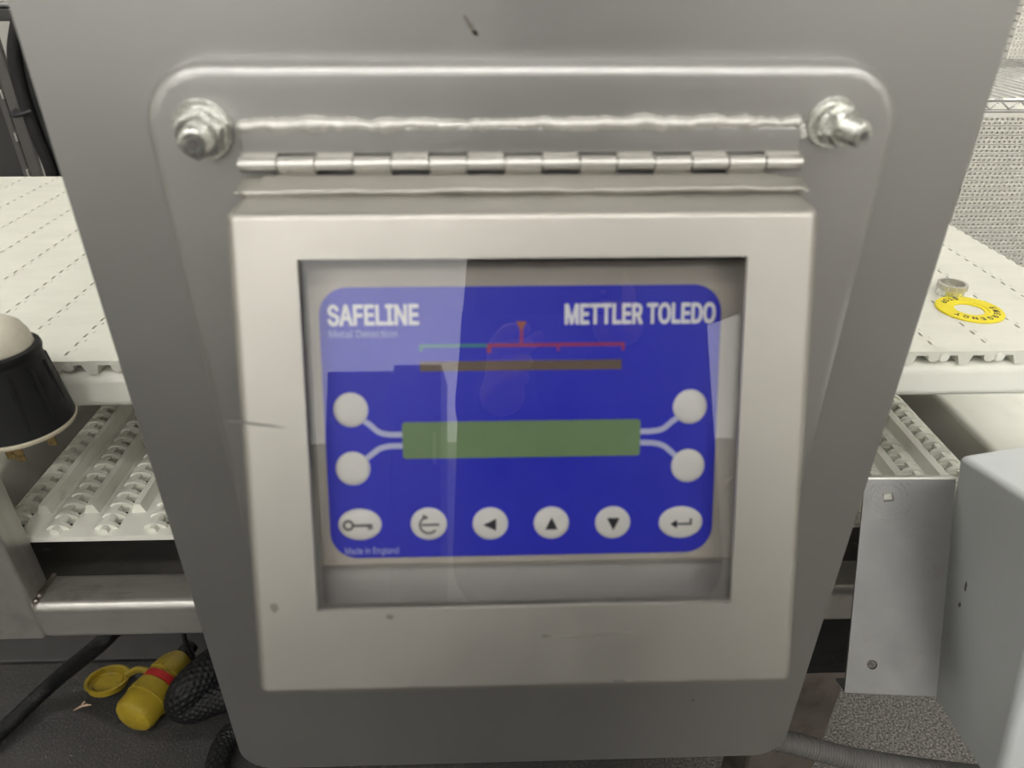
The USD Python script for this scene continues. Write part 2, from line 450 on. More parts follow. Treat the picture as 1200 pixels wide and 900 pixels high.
part(cov, 'weld_bead', bead((HXL, YM - .001, -.081), (HXR - .002, YM - .001, -.0800), 150, .0035, .0010), MAT['weld'], 'bright wavy weld bead', smooth=True)
part(cov, 'weld_bead', bead((HXR - .002, YM - .001, -.0805), (HXR + .0005, YM - .001, -.0885), 14, .0026, .0006), MAT['weld'], smooth=True)
nk = 15
for k in range(nk):
    xa = HXL + (HXR - HXL) * k / nk
    xb = HXL + (HXR - HXL) * (k + 1) / nk
    kn = cyl((xa + .0004, HC[1], HC[2]), (xb - .0004, HC[1], HC[2]), hr, seg=28)
    if k % 2 == 0:      # belongs to the fixed leaf above
        kn += bx((xa + .0004, HC[1] + .0031, HC[2]), (xb - .0004, HC[1] + .005, HC[2] + .0056))
    else:               # belongs to the door below
        kn += bx((xa + .0004, HC[1] - .001, HC[2] - .0075), (xb - .0004, HC[1] + .002, HC[2]))
    part(cov, 'hinge_knuckle', kn, MAT['bright'])
part(cov, 'hinge_pin', cyl((HXL - .001, HC[1], HC[2]), (HXR + .001, HC[1], HC[2]), .0018, seg=16), MAT['bright'])

# the door: a folded wedge shaped cover, open behind, with a window
DX0, DX1, DB = -.1368, .1745, -.2755
rr = .0058


def wedge(x0, x1, inset, r, back):
    """Hull of balls: sloping front face, lip up to the hinge, and a flange BACK deep at the foot."""
    p = []
    for x in (x0 + inset + r, x1 - inset - r):
        top = OO - NN * (inset + r) - UU * (inset + r)
        bot = OO + UU * (DB + inset + r) - NN * (inset + r)
        hin = np.array([0, .4045, HC[2] - .0085 - inset - r * .3])
        ft = OO + UU * (DB + inset + r) - NN * back
        bk = np.array([0, .4045, -.30])
        for q in (top, bot, hin, ft, bk):
            xs = x if q is not hin else (x0 + inset + r + .0095 if x < 0 else x1 - inset - r - .0095)
            p.append(ball((xs, q[1], q[2]), r, 20))
    return hull(p)


notch = union([bx((HXL + (HXR - HXL) * k / nk + .0004, .4034, -.2), (HXL + (HXR - HXL) * (k + 1) / nk - .0004, .43, 0)) for k in range(0, nk, 2)])
outer = wedge(DX0, DX1, 0, rr, .055)
inner = wedge(DX0, DX1, .0028, .0015, .2) + D(bx((DX0 + .004, DB + .004, -.5), (DX1 - .004, -.02, -.05)))
WL, WR, WT, WB = -.1005, .1362, -.0258, -.2222
door = outer - inner - D(prism(sbox(WL, WB, WR, WT).buffer(-.0006).buffer(.0006), -.02, .02)) - bx((-1, .411, -1), (1, 1, 1)) - notch
dr = part(cov, 'door', door, MAT['door'], 'pale square steel door with window opening', smooth=35)
part(cov, 'pane', D(prism(sbox(WL - .012, WB - .003, WR + .012, WT + .012).buffer(-.006).buffer(.006), -.0062, -.0032)), MAT['pane'], 'clear acrylic window', smooth=False)
wb = [bead(p, q, 120, .0016, .0006) for p, q in (((HXL + .004, .3865, -.1095), (HXR - .004, .3865, -.1085)),)]
part(cov, 'weld_bead', wb[0], MAT['door'], smooth=True)
part(cov, 'door_leaf', hull([ball((x, y, z), .0009, 8) for x in (HXL + .002, HXR - .002) for y, z in ((.4075, -.1056), (.388, -.1103))]) - notch, MAT['door'])
for (u, v, rx, ry, rot, s) in ((321, 712, .0022, .003, 20, 5), (457, 723, .0022, .0016, 0, 6), (640, 745, .003, .0009, 0, 7), (695, 744, .022, .0006, 3, 8), (725, 798, .0045, .0011, 0, 9), (300, 497, .014, .0006, -8, 10)):
    q = ray(u, v); q = q * ((OO @ NN) / (q @ NN)); l2 = ((q - OO) @ XX, (q - OO) @ UU)
    part(cov, 'smudge', D(prism(smudge(l2, rx, ry, rot, s), -.0001, .0002)), MAT['grey_ink' if s == 9 else 'case_scuff' if s == 10 else 'faint'], 'faint brown mark on the door')

# ------------------------------------------------------------------ studs
for (x, z, k, tx, ln, lab) in ((-.1545, -.0830, 1.32, .08, .0185, 'left zinc stud with nut and washer on the rounded mounting plate'), (.1895, -.0800, 1.12, .36, .0225, 'right zinc stud with nut and washer on the rounded mounting plate')):
    b = np.array([x, YM, z])
    tilt = np.array([tx, -1, -.10]); tilt /= np.linalg.norm(tilt)
    t = thing('stud_bolt', lab, 'bolt', b)

    def turned(prof, axis=tilt, seg=48):
        return lathe([(r_ * k, h_ * k) for r_, h_ in prof], b, axis, seg)
    part(t, 'washer', turned([(0, 0), (.0118, 0), (.0122, .0008), (.0118, .0022), (.0055, .0022), (0, .0022)], (0, -1, 0)), MAT['zinc'])
    part(t, 'spring_washer', turned([(0, .0016), (.0092, .0016), (.0098, .0028), (.0092, .0042), (0, .0042)]), MAT['zinc'])
    hexa = Polygon([(.0094 * k * math.cos(a + .3), .0094 * k * math.sin(a + .3)) for a in np.arange(6) * math.pi / 3])
    nut = place(prism(hexa, .0042 * k, .0115 * k), b, *frame_to(tilt)) ^ turned([(0, .0040), (.0086, .0040), (.0096, .0052), (.0096, .0100), (.0080, .0118), (0, .0118)])
    part(t, 'nut', nut, MAT['zinc'])
    s = np.linspace(0, 1, 90)
    part(t, 'stud', tube(b + tilt * (.003 + (ln * k - .003) * s[:, None]), k * (.0060 + .0003 * np.sin(s * 60) - .0016 * np.clip((s - .93) / .07, 0, 1)), 24), MAT['zinc'], smooth=40)
    part(t, 'stud_dimple', place(m3.Manifold.cylinder(.0004, .0022 * k, .0022 * k, 24), b + tilt * (ln * k - .0001), *frame_to(tilt)), MAT['grey_ink'])

# ------------------------------------------------------------------ control panel behind the window
C0 = -.022                                 # the blue face lies this far behind the door's face
pn = thing('control_panel', 'blue keypad panel with green display behind the clear window', 'control panel', OO + UU * -.21 + NN * C0)
case = hull([bx((-.105, .412, -.155), (.148, .4145, -.17)), D(bx((-.105, -.022, C0 - .02), (.148, -.030, C0 - .019))), D(bx((-.105, -.235, C0 - .012), (.148, -.231, C0 - .011))), bx((-.105, .412, -.36), (.148, .4145, -.37))])
part(pn, 'case', case, MAT['case_dark'])
part(pn, 'bezel', D(hull([bx((x, y, z), (x + .002, y + .002, z + .002)) for x in (-.1030, .1455) for y in (-.2065, -.030) for z in (C0 - .0125, C0 - .0045)] +
                         [bx((-.1015, -.2045, C0 - .003), (.1455, -.0305, C0 - .001))])), MAT['case'], 'tan grey metal surround')
part(pn, 'retaining_washer', D(m3.Manifold.cylinder(.002, .0058, .0052, 32).translate([.1425, -.160, C0 - .001])), MAT['case'])


def flat(shape, z0=C0, dz=.0003):
    return D(prism(shape, z0, z0 + dz))


BX0, BX1, BT, BBt = -.0958, .1302, -.0412, -.2002
part(pn, 'overlay', flat(sbox(BX0, BBt, BX1, BT).buffer(-.016).buffer(.016, quad_segs=12), C0 - .001, .0012), MAT['blue'], 'blue printed overlay with rounded corners')


def words(text, x0, x1, y0, h, bold=True):
    m = meshkit.text_mesh(text, h, .0002, bold)
    v = np.array(m.vertices)
    v[:, 0] = x0 + (v[:, 0] - v[:, 0].min()) * (x1 - x0) / np.ptp(v[:, 0])
    v[:, 1] += y0
    v[:, 2] += C0 + .0002
    if bold:
        return D(joined([trimesh.Trimesh(v + np.array([dx, dy, dz]), m.faces, process=False) for dx, dy, dz in ((-.00028, 0, 0), (.00028, 0, .00001), (0, .0002, .00002), (0, -.0002, .00003))]))
    return D(trimesh.Trimesh(v, m.faces, process=False))


part(pn, 'lettering', words('SAFELINE', -.0908, -.0406, -.0620, .0108), MAT['white_print'], 'bold white heading at upper left', smooth=False)
part(pn, 'lettering', words('Metal Detection', -.0906, -.0528, -.0692, .0042, False), MAT['faint_print'], 'small pale line under the left heading', smooth=False)
part(pn, 'lettering', words('METTLER TOLEDO', .0418, .1268, -.0626, .0108), MAT['white_print'], 'bold white heading at upper right', smooth=False)
part(pn, 'lettering', words('Made in England', -.0876, -.0562, -.1976, .0040, False), MAT['faint_print'], 'small pale line at lower left', smooth=False)
part(pn, 'display', flat(sbox(-.0518, -.1398, .0858, -.1182).buffer(-.002).buffer(.002), C0, .0006), MAT['lcd'], 'dull green liquid crystal display')
part(pn, 'bar_window', flat(sbox(-.0405, -.0888, .0742, -.0832), C0, .0005), MAT['bar_print'], 'brown bar graph window')
part(pn, 'scale_line', flat(union_all([sbox(-.0405, -.0753, -.0022, -.0734), sbox(-.0405, -.0775, -.0388, -.0734)])), MAT['green_print'], 'green part of the scale')
part(pn, 'scale_line', flat(union_all([sbox(-.0022, -.0753, .0758, -.0734), sbox(-.0026, -.0786, .0000, -.0734), sbox(.0372, -.0778, .0386, -.0734), sbox(.0740, -.0780, .0758, -.0734), sbox(.0162, -.0740, .0180, -.0655)])), MAT['red_print'], 'red part of the scale with ticks')
part(pn, 'scale_mark', flat(Polygon([(.0171, -.0668), (.0140, -.0610), (.0202, -.0610)])), MAT['orange_print'], 'small orange pointer above the scale')
for pts in ([(-.0755, -.1155), (-.0700, -.1195), (-.0650, -.1238), (-.0590, -.1253), (-.0510, -.1254)], [(-.0755, -.1415), (-.0700, -.1372), (-.0650, -.1336), (-.0590, -.1322), (-.0510, -.1321)],
            [(.1090, -.1165), (.1040, -.1200), (.0990, -.1240), (.0930, -.1254), (.0850, -.1255)], [(.1090, -.1425), (.1040, -.1378), (.0990, -.1340), (.0930, -.1325), (.0850, -.1322)]):
    c = curve(np.c_[pts, np.zeros(5)], 24)[:, :2]
    part(pn, 'lead_line', flat(LineString(c).buffer(.0016, cap_style='flat'), C0, .0003), MAT['lead_print'])


def button(x, y, rx, ry, symbol=None, mat='ink', label=None):
    m = m3.Manifold.sphere(1.0, 48)
    m = m.scale([rx, ry, .0024]) ^ m3.Manifold.cube([1, 1, 1]).translate([-.5, -.5, 0])
    b = part(pn, 'button', D(m.translate([x, y, C0 + .0001])), MAT['button'], label, smooth=40)
    if symbol is not None:
        part(b, 'symbol', D(prism(affinity.translate(symbol, x, y), C0 + .0015, C0 + .0027)), MAT[mat], smooth=False)


for x, y in ((-.0805, -.1105), (-.0808, -.1452), (.1143, -.1112), (.1143, -.1465)):
    button(x, y, .0099, .0101, None, label='plain round white button')
key = union_all([Point(-.0064, .0003).buffer(.0033).difference(Point(-.0064, .0003).buffer(.0019)), sbox(-.0034, -.0007, .0074, .0009), sbox(.0050, -.0026, .0062, 0), sbox(.0066, -.0022, .0076, 0)])
arc = Point(0, 0).buffer(.0056).difference(Point(0, 0).buffer(.0044)).difference(Polygon([(0, 0), (.01, -.008), (.01, .009), (-.0008, .01)]))
rs = union_all([arc, Polygon([(-.0030, .0066), (-.0004, .0040), (-.0038, .0032)]), sbox(-.0040, -.0005, .0062, .0008)])
ent = union_all([Polygon([(-.0066, -.0003), (-.0028, .0024), (-.0028, -.0030)]), sbox(-.0034, -.0009, .0060, .0003), sbox(.0048, -.0003, .0060, .0030)])
tri = lambda a: affinity.rotate(Polygon([(0, .0042), (-.0037, -.0034), (.0037, -.0034)]), a, origin=(0, 0))  # noqa: E731
button(-.0782, -.1792, .0127, .0097, key, 'grey_ink', 'oval white button with a key')
button(-.0380, -.1795, .0107, .0100, rs, 'grey_ink', 'round white button with a reset arrow')
button(-.0018, -.1800, .0105, .0100, tri(90), 'ink', 'round white button with an arrow to the left')
button(.0342, -.1802, .0105, .0100, tri(0), 'ink', 'round white button with an arrow up')
button(.0706, -.1806, .0105, .0100, tri(180), 'ink', 'round white button with an arrow down')
button(.1112, -.1812, .0131, .0099, ent, 'ink', 'oval white button with an enter arrow')

# ------------------------------------------------------------------ conveyor belt
ZB, BY0, BY1 = -.29, .535, 1.116
rods = [-.3545 - .0478 * k for k in range(11, 0, -1)] + [-.3545 + .0491 * k for k in range(15)] + [.382 + .0484 * k for k in range(5)]
belt = thing('conveyor_belt', 'cream white plastic modular belt running out both sides of the detector head', 'conveyor belt', (0, .82, ZB - .01))
PER = .0165


def belt_profile(xa, xb):
    w = xb - xa
    xc = (xa + xb) / 2
    s = union_all([sbox(xa + .00005, -.0040, xb - .00005, 0), Point(xa + .0042, -.0052).buffer(.0050), Point(xb - .0042, -.0052).buffer(.0050),
                   Polygon([(xc - .0085, -.004), (xc - .0045, -.0125), (xc + .0030, -.0125), (xc + .0050, -.004)])])
    return s.intersection(sbox(xa + .00005, -.02, xb - .00005, 0))


for k in range(len(rods) - 1):
    xa, xb = rods[k], rods[k + 1]
    if xa > -.20 and xb < .23:
        continue
    s = place(prism(belt_profile(xa, xb), 0, BY1 - BY0), (0, BY1, ZB), (1, 0, 0), (0, 0, 1), (0, -1, 0))
    cut = []
    ph = .004 + .006 * rng.random()
    for j in range(int((BY1 - BY0) / PER)):
        y = BY0 + ph + .005 + PER * j
        cut.append(bx((xb - .0021, y, ZB - .0035), (xb + .001, y + .0070, ZB + .01)))
        cut.append(bx((xa + .0030, y + .0085, ZB - .0012), (xa + .0036, y + .0130, ZB + .01)))
    s -= union(cut)
    part(belt, 'belt_slat', s, MAT['belt'], smooth=False)
for xr in rods:
    if -.2 < xr < .23:
        continue
    part(belt, 'hinge_rod', cyl((xr + .0042, BY0 - .0008, ZB - .0055), (xr + .0042, BY0 + .03, ZB - .0055), .0036, seg=16), MAT['strip'])

# the returning run: the same belt upside down
ZR = -.480
rrows = [-.4655, -.4195, -.3735, -.327] + [.311, .357, .404, .4515, .5]
for i, xr in enumerate(rrows):
    pieces, holes = [], []
    xa, xb = xr - .0135, xr + .0335
    if i == len(rrows) - 1:
        xb = xr + .0150
    pieces.append(bx((xa, BY0, ZR - .006), (xb - .0004, BY1, ZR)))
    for j in range(int((BY1 - BY0 - .012) / PER)):
        y = BY0 + .010 + PER * j
        hp = Polygon([(xr + .0112 * math.cos(a), max(0, .0064 * math.sin(a)) - .0005) for a in np.linspace(0, math.pi, 12)])
        pieces.append(place(prism(hp, 0, .0046), (0, y + .0046, ZR), (1, 0, 0), (0, 0, 1), (0, -1, 0)))
        hp2 = Polygon([(xr - .0006 + .0085 * math.cos(a), .0042 * math.sin(a) - .0005) for a in np.linspace(0, math.pi, 10)])
        sgn = 1 if xr < 0 else -1          # the open windows face the middle of the belt on either side
        hp2 = hp2.difference(sbox(xr + .0012, -.01, xr + .02, .02) if sgn > 0 else sbox(xr - .02, -.01, xr - .0012, .02))
        pieces.append(place(prism(hp2, 0, PER - .0044), (0, y + PER + .0001, ZR), (1, 0, 0), (0, 0, 1), (0, -1, 0)))
        holes.append(bx((xr + sgn * .0014, y + .0054, ZR - .02), (xr + sgn * .0105, y + .0155, ZR + .001)))
    if i != len(rrows) - 1:
        rc = xr + .0215
        pr = Polygon([(rc - .0080, -.001), (rc - .0032, .0105), (rc + .0032, .0105), (rc + .0075, -.001)])
        pieces.append(place(prism(pr, 0, BY1 - BY0 - .034), (0, BY1, ZR), (1, 0, 0), (0, 0, 1), (0, -1, 0)))
    s = union(pieces) - union(holes)
    part(belt, 'return_slat', s, MAT['belt_under'], smooth=28)
    part(belt, 'hinge_rod', cyl((xr, BY0 + .004, ZR + .0015), (xr, BY0 + .03, ZR + .0015), .0042, seg=16), MAT['belt_under'])

ws = single('wear_strip', rbox((-1.15, .5345, -.3365), (.577, .575, -.3035), .009, 20), MAT['strip'], 'rounded white plastic strip under the near edge of the belt', 'wear strip')
single('guide_block', rbox((.562, .552, -.545), (.80, 1.1, -.478), .008, 20), MAT['strip'], 'thick white plastic block under the belt at right', 'block')
single('guide_block', rbox((-.76, .552, -.545), (-.529, 1.1, -.478), .006, 12), MAT['strip'], 'thick white plastic block behind the hanging black plug', 'block')
tray = thing('debris_tray', 'black tray with crumbs under the returning belt', 'tray', (0, .84, -.58))
part(tray, 'tray_floor', bx((-.74, .545, -.585), (.74, 1.12, -.58)), MAT['tray'])
part(tray, 'tray_wall', bx((-.74, 1.12, -.585), (.74, 1.125, -.50)), MAT['tray'])

# ------------------------------------------------------------------ stainless frame
fr = thing('conveyor_stand', 'grey stainless tube stand with rail and post under the conveyor', 'stand', (-.2, .52, ZF))
RZ1, RZ0, RY0, RY1 = -.535, -.5815, .50, .5445
rail = rbox((-.4435, RY0, RZ0), (.40, RY1, RZ1), .0085, 20)
part(fr, 'rail', rail, MAT['frame'], 'horizontal square rail with bright rounded edge')
PXR = -.4395
part(fr, 'rail', rbox((-1.05, RY0, RZ0), (PXR - .119, RY1, RZ1), .0085, 16), MAT['frame'])
part(fr, 'leg', rbox((-1.05, .502, ZF), (-1.0, .5425, RZ0 + .004), .004, 12), MAT['leg'])
part(fr, 'post', rbox((PXR - .12, RY0 - .0002, RZ0), (PXR, .5335, -.345), .004, 12), MAT['frame'], 'upright post at the left')
part(fr, 'weld_bead', bead((PXR + .002, RY0 + .004, RZ1 + .001), (PXR + .002, RY1 - .003, RZ1 + .001), 40, .0022, .0006), MAT['leg'], 'brown heat tinted weld', smooth=True)
part(fr, 'skirt_panel', bx((.29, .505, -.665), (.392, .512, RZ0 + .001)), MAT['black'], 'black panel below the rail')
part(fr, 'leg', rbox((.302, .515, ZF), (.388, .575, -.655), .004, 12), MAT['leg'], 'brown stained steel leg')
fl = thing('floor_rail', 'low steel rail lying along the dark floor behind the yellow connector', 'rail', (-.8, 1.05, ZF))
part(fl, 'rail', rbox((-1.7, 1.045, ZF), (.1, 1.09, ZF + .045), .004, 12), MAT['dark_paint'])
part(fl, 'base_plate', rbox((-1.7, .975, ZF), (.1, 1.044, ZF + .008), .003, 12), MAT['dark_paint'])

# steel bracket at the right: leaning plate with two holes and a bottom flange
A, B, C, Dd = (np.array(p) for p in ((.327, .498, -.397), (.311, .409, -.566), (.383, .397, -.558), (.399, .486, -.389)))
ex = (Dd - A) / np.linalg.norm(Dd - A)
ey = (A - B); ey -= ex * (ey @ ex); LB = np.linalg.norm(ey); ey /= LB
ez = np.cross(ex, ey)
if ez[1] > 0:
    ez = -ez
br = thing('bracket_plate', 'leaning flat steel bracket with two holes beside the grey box', 'bracket', B)
lw = np.linalg.norm(Dd - A)
sk = (A - B) @ ex


def inpl(u, v):
    q = ray(u, v); q = q * ((A @ ez) / (q @ ez)); return (q - B) @ ex, (q - B) @ ey


h1, h2 = inpl(1041, 583), inpl(1022, 779)
sheet = Polygon([(0, 0), (lw + .002, 0), (lw + sk, LB), (sk, LB)])
sheet = sheet.difference(affinity.rotate(sbox(h1[0] - .0042, h1[1] - .0034, h1[0] + .0042, h1[1] + .0034), 8)).difference(Point(*h2).buffer(.0043))
sd = 1 if np.cross(ex, ey) @ ez > 0 else -1
part(br, 'sheet', place(prism(sheet, 0, .003), B - ez * .003, ex, ey, ez) if sd > 0 else place(prism(affinity.scale(sheet, -1, 1, origin=(0, 0)), 0, .003), B - ez * .003, -ex, ey, ez), MAT['bracket'], smooth=False)
part(br, 'flange', hull([ball(B + ex * a + ey * b - ez * c, .0015, 8) for a in (.0015, lw - .0005) for b, c in ((.0005, .0015), (-.0015, .030))]), MAT['bracket'])
part(br, 'top_flange', hull([ball(B + ex * (a + sk) + ey * b - ez * c, .0016, 8) for a in (.0015, lw - .0005) for b, c in ((LB + .0005, .0015), (LB + .0008, .010))]), MAT['bright'], 'thin bright folded top edge')
for r0, r1 in ((.0105, .0125), (.0150, .0164), (.0195, .0203)):
    ringp = Point(*h1).buffer(r1, quad_segs=16).difference(Point(*h1).buffer(r0, quad_segs=16)).intersection(sheet)
    part(br, 'rub_mark', place(prism(ringp, 0, .0001), B, ex, ey, ez) if sd > 0 else place(prism(affinity.scale(ringp, -1, 1, origin=(0, 0)), 0, .0001), B, -ex, ey, ez), MAT['rub'], 'faint round rub mark about the hole', smooth=False)
part(br, 'strut', cyl(B + ex * .050 + ey * .06 - ez * .002, np.array([.388, .4975, -.553]), .004, seg=12), MAT['frame'])
# pin seen through the upper hole
pc = B + ex * (h1[0] + .0012) + ey * (h1[1] + .0008) - ez * .006
part(br, 'clip', place(bx((-.004, -.003, 0), (.004, .003, .003)), pc, ex, ey, np.cross(ex, ey)), MAT['strip'], 'pale plastic clip showing in the upper hole')

# grey painted box at the right edge
A, B, C, Dd = (np.array(p) for p in ((.398, .491, -.366), (.439, .471, -.640), (.400, .326, -.582), (.359, .346, -.309)))
off = np.array([.003, 0, 0])
gb = thing('grey_box', 'light grey painted equipment box at the right edge beside the steel bracket', 'box', (B + C) / 2 + (.08, 0, 0))
gr = .006
out = []
nrm = np.cross(B - A, Dd - A); nrm /= np.linalg.norm(nrm); nrm *= -1 if nrm[0] > 0 else 1
cen = (A + B + C + Dd) / 4
for p in (A, B, C, Dd):
    q = p + (cen - p) / np.linalg.norm(cen - p) * gr * 1.2 - nrm * gr
    out += [ball(q, gr, 20), ball(q + (.19, .035, .004), gr, 20)]
gbody = hull(out)
part(gb, 'body', gbody, MAT['grey_paint'])
part(gb, 'support_post', rbox((.545, .40, ZF), (.595, .45, -.60), .003, 8), MAT['frame'])
ga = (Dd - A) / np.linalg.norm(Dd - A); gu = np.cross(-nrm, ga)
for (u, v, rx, ry, rot, s) in ((1132, 687, .005, .0014, 70, 21), (1125, 709, .003, .0016, 60, 22)):
    q = ray(u, v); q = q * ((A @ nrm) / (q @ nrm))
    X2 = ga; Y2 = np.cross(nrm, ga)
    part(gb, 'scuff', place(prism(smudge((0, 0), rx, ry, rot, s), -.0002, .0006), q, X2, Y2, nrm), MAT['grey_ink'], 'dark scuff on the grey paint')

# ------------------------------------------------------------------ emergency stop ring and lock nut on the belt
rc = at(1136, 362.5, z=ZB + .001)
ring = thing('legend_ring', 'flat yellow ring with black emergency stop lettering lying on the belt', 'ring', (rc[0], rc[1], ZB))
RO, RI = .0296, .0130
part(ring, 'disc', lathe([(RI, .0), (RO - .0004, 0), (RO, .0005), (RO, .0012), (RO - .0006, .0018), (RI + .0042, .0018), (RI + .0038, .0010), (RI, .0010)], (rc[0], rc[1], ZB + .0001), (0, 0, 1), 72), MAT['ring_yellow'])


def on_arc(text, centre, span, rad, inward, h):
    ms = []
    for i, ch in enumerate(text):
        k = (i - (len(text) - 1) / 2) / max(len(text) - 1, 1)
        a = math.radians(centre + (span * k if inward else -span * k))
        m = meshkit.text_mesh(ch, h, .0003, True)
        v = np.array(m.vertices); v[:, 0] -= (v[:, 0].min() + v[:, 0].max()) / 2; v[:, 1] -= h / 2
        rad_d = np.array([math.cos(a), math.sin(a), 0])
        up = -rad_d if inward else rad_d
        right = np.cross(up, [0, 0, 1.0])
        o = np.array([rc[0], rc[1], ZB + .0018]) + rad_d * rad
        ms.append(trimesh.Trimesh(o + v[:, :1] * right + v[:, 1:2] * up + v[:, 2:] * np.array([0, 0, 1.0]), m.faces, process=False))
    return joined(ms)


part(ring, 'lettering', on_arc('EMERGENCY', -72, 148, .0226, False, .0052), MAT['ink'], smooth=False)
part(ring, 'lettering', on_arc('STOP', 115, 46, .0226, True, .0052), MAT['ink'], smooth=False)
nc = at(1117.5, 349, z=ZB); nc[2] = ZB
nc = np.array([nc[0] + .0008, nc[1] + .0090, ZB])
nt = thing('lock_nut', 'round chromed lock nut standing behind the yellow ring', 'nut', nc)
part(nt, 'collar', lathe([(.0102, 0), (.0122, 0), (.0126, .0004), (.0126, .0064), (.0102, .0064)], nc, (0, 0, 1), 64), MAT['zinc'])
kr = Polygon([((.0134 + (.00035 if i % 2 else 0)) * math.cos(i * math.pi / 45), (.0134 + (.00035 if i % 2 else 0)) * math.sin(i * math.pi / 45)) for i in range(90)]).difference(Point(0, 0).buffer(.0106, quad_segs=16))
part(nt, 'knurled_rim', prism(kr, ZB + .0064, ZB + .0118).translate([nc[0], nc[1], 0]), MAT['bright'], 'knurled upper rim', smooth=False)

# ------------------------------------------------------------------ hanging black plug, left edge
rim = at(75, 474, y=.488)
PR = .0385
pc = np.array([rim[0] - PR * .98, .488, rim[2] - .016])
plug = thing('power_plug', 'black round power plug with ivory cap hanging at the left edge', 'plug', pc)
up = np.array([-.02, .02, 1.0])
part(plug, 'shell', lathe([(0, 0), (PR - .001, 0), (PR, .002), (PR - .0005, .006), (.0335, .038), (.0310, .057), (.0318, .059), (.0325, .0615), (.0318, .0645), (.0285, .0655), (.0275, .060), (0, .060)], pc, up, 64), MAT['black'], 'black ribbed rubber shell')
for a in np.arange(12) * math.pi / 6 + .2:
    e = np.array([math.cos(a), math.sin(a), 0])
    part(plug, 'rib', hull([ball(pc + e * .0366 + (0, 0, .008), .0011, 8), ball(pc + e * .0318 + (0, 0, .052), .0009, 8)]), MAT['black'])
part(plug, 'face', lathe([(0, -.0035), (PR - .003, -.0035), (PR + .0002, -.002), (PR + .0004, .0005), (PR - .0005, .0014), (0, .0014)], pc, up, 64), MAT['gasket'], 'tan gasket face')
for k, (ax, ay) in enumerate(((.0165, .002), (.003, -.019), (-.006, -.016), (-.016, .008))):
    bb = pc + np.array([ax, ay, -.0035])
    part(plug, 'prong', rbox(bb + (-.0035, -.0010, -.020), bb + (.0035, .0010, .001), .0008, 8), MAT['brass'], 'brass blade')
part(plug, 'cap', lathe([(0, .057), (.0282, .057), (.0284, .063), (.0270, .073), (.0235, .081), (.0165, .0865), (.0100, .0885), (0, .0895)], pc, up, 48), MAT['ivory'], 'ivory domed cap')
part(plug, 'cap_screw', lathe([(0, 0), (.0024, 0), (.0024, .001), (.0014, .0016), (0, .0016)], pc + np.array([.0185, -.0205, .070]), (.64, -.72, .3), 20), MAT['ivory'])
part(plug, 'cord', tube(curve([pc + (-.002, .004, .072), pc + (-.03, -.01, .085), pc + (-.07, -.02, .10), pc + (-.12, 0, .20), pc + (-.16, .05, .34), pc + (-.18, .10, .60), pc + (-.2, .1, .9), np.array([pc[0] - .2, pc[1] + .1, ZC])], 60), .008, 14), MAT['cable'], 'black cord leaving to the left', smooth=True)

# ------------------------------------------------------------------ on the floor: yellow connector, sleeves, cords
e0, e1 = at(163, 832, z=ZF + .0395), at(213, 770, z=ZF + .0395)
ax = (e1 - e0); L = np.linalg.norm(ax); ax /= L
e0 = e0 - ax * .022
yc = thing('yellow_connector', 'yellow weatherproof power connector with red band lying on the floor', 'connector', (e0[0], e0[1], ZF))
_lathe, KA = lathe, .82


def lathe_axial(profile, *a):
    return _lathe([(r_, h_ * KA) for r_, h_ in profile], *a)


part(yc, 'body', lathe_axial([(0, -.004), (.014, -.003), (.026, .001), (.0335, .007), (.0372, .016), (.0375, .048), (.0390, .049), (.0390, .053), (.0370, .054), (.0355, .084), (.0325, .086), (.0325, .112), (.0340, .113), (.0325, .135), (.0250, .158), (.0185, .170), (0, .170)], e0, ax, 56), MAT['yellow'])
part(yc, 'band', lathe_axial([(0, .086), (.0340, .086), (.0344, .088), (.0344, .102), (.0340, .104), (0, .104)], e0, ax, 56), MAT['red'], 'red band')
sa, sb_, _ = frame_to(ax)
for k in range(8):
    a = k * math.pi / 4
    e = sa * math.cos(a) + sb_ * math.sin(a)
    part(yc, 'grip_rib', hull([ball(e0 + e * .0332 + ax * .094, .0022, 8), ball(e0 + e * .0272 + ax * .123, .0018, 8)]), MAT['yellow'])
part(yc, 'boot', lathe_axial([(0, .160), (.0165, .160), (.0160, .185), (.0140, .205), (0, .207)], e0, ax, 32), MAT['black'], 'black strain relief')
cc = at(127, 804, z=ZF + .010); cc[2] = ZF
tl = np.array([.02, .22, 1.0])
part(yc, 'weather_cap', lathe([(0, .004), (.031, .004), (.034, .007), (.0355, .017), (.0385, .018), (.039, .0205), (.0355, .0215), (.0330, .0205), (.0315, .0115), (.0265, .0105), (.025, .0135), (.0235, .0105), (0, .0095)], cc + (0, 0, .006), tl, 56), MAT['yellow'], 'open yellow cap on a strap')
cr = cc + np.array([.032, .012, .022])
part(yc, 'strap', (lambda q: joined([tube(q + (0, 0, d), .0045, 10) for d in (0, .005)]))(curve([cr, cr + (.022, .004, .010), cr + (.048, -.006, .012), e0 + ax * .042 + np.array([-.016, .004, .030])], 24)), MAT['yellow'], smooth=True)


def braid(n, k, amp):
    return lambda s, th: amp * np.maximum(np.sin(n * th + k * s), np.sin(n * th - k * s))


def fpt(u, v, h):
    return at(u, v, z=ZF + h)


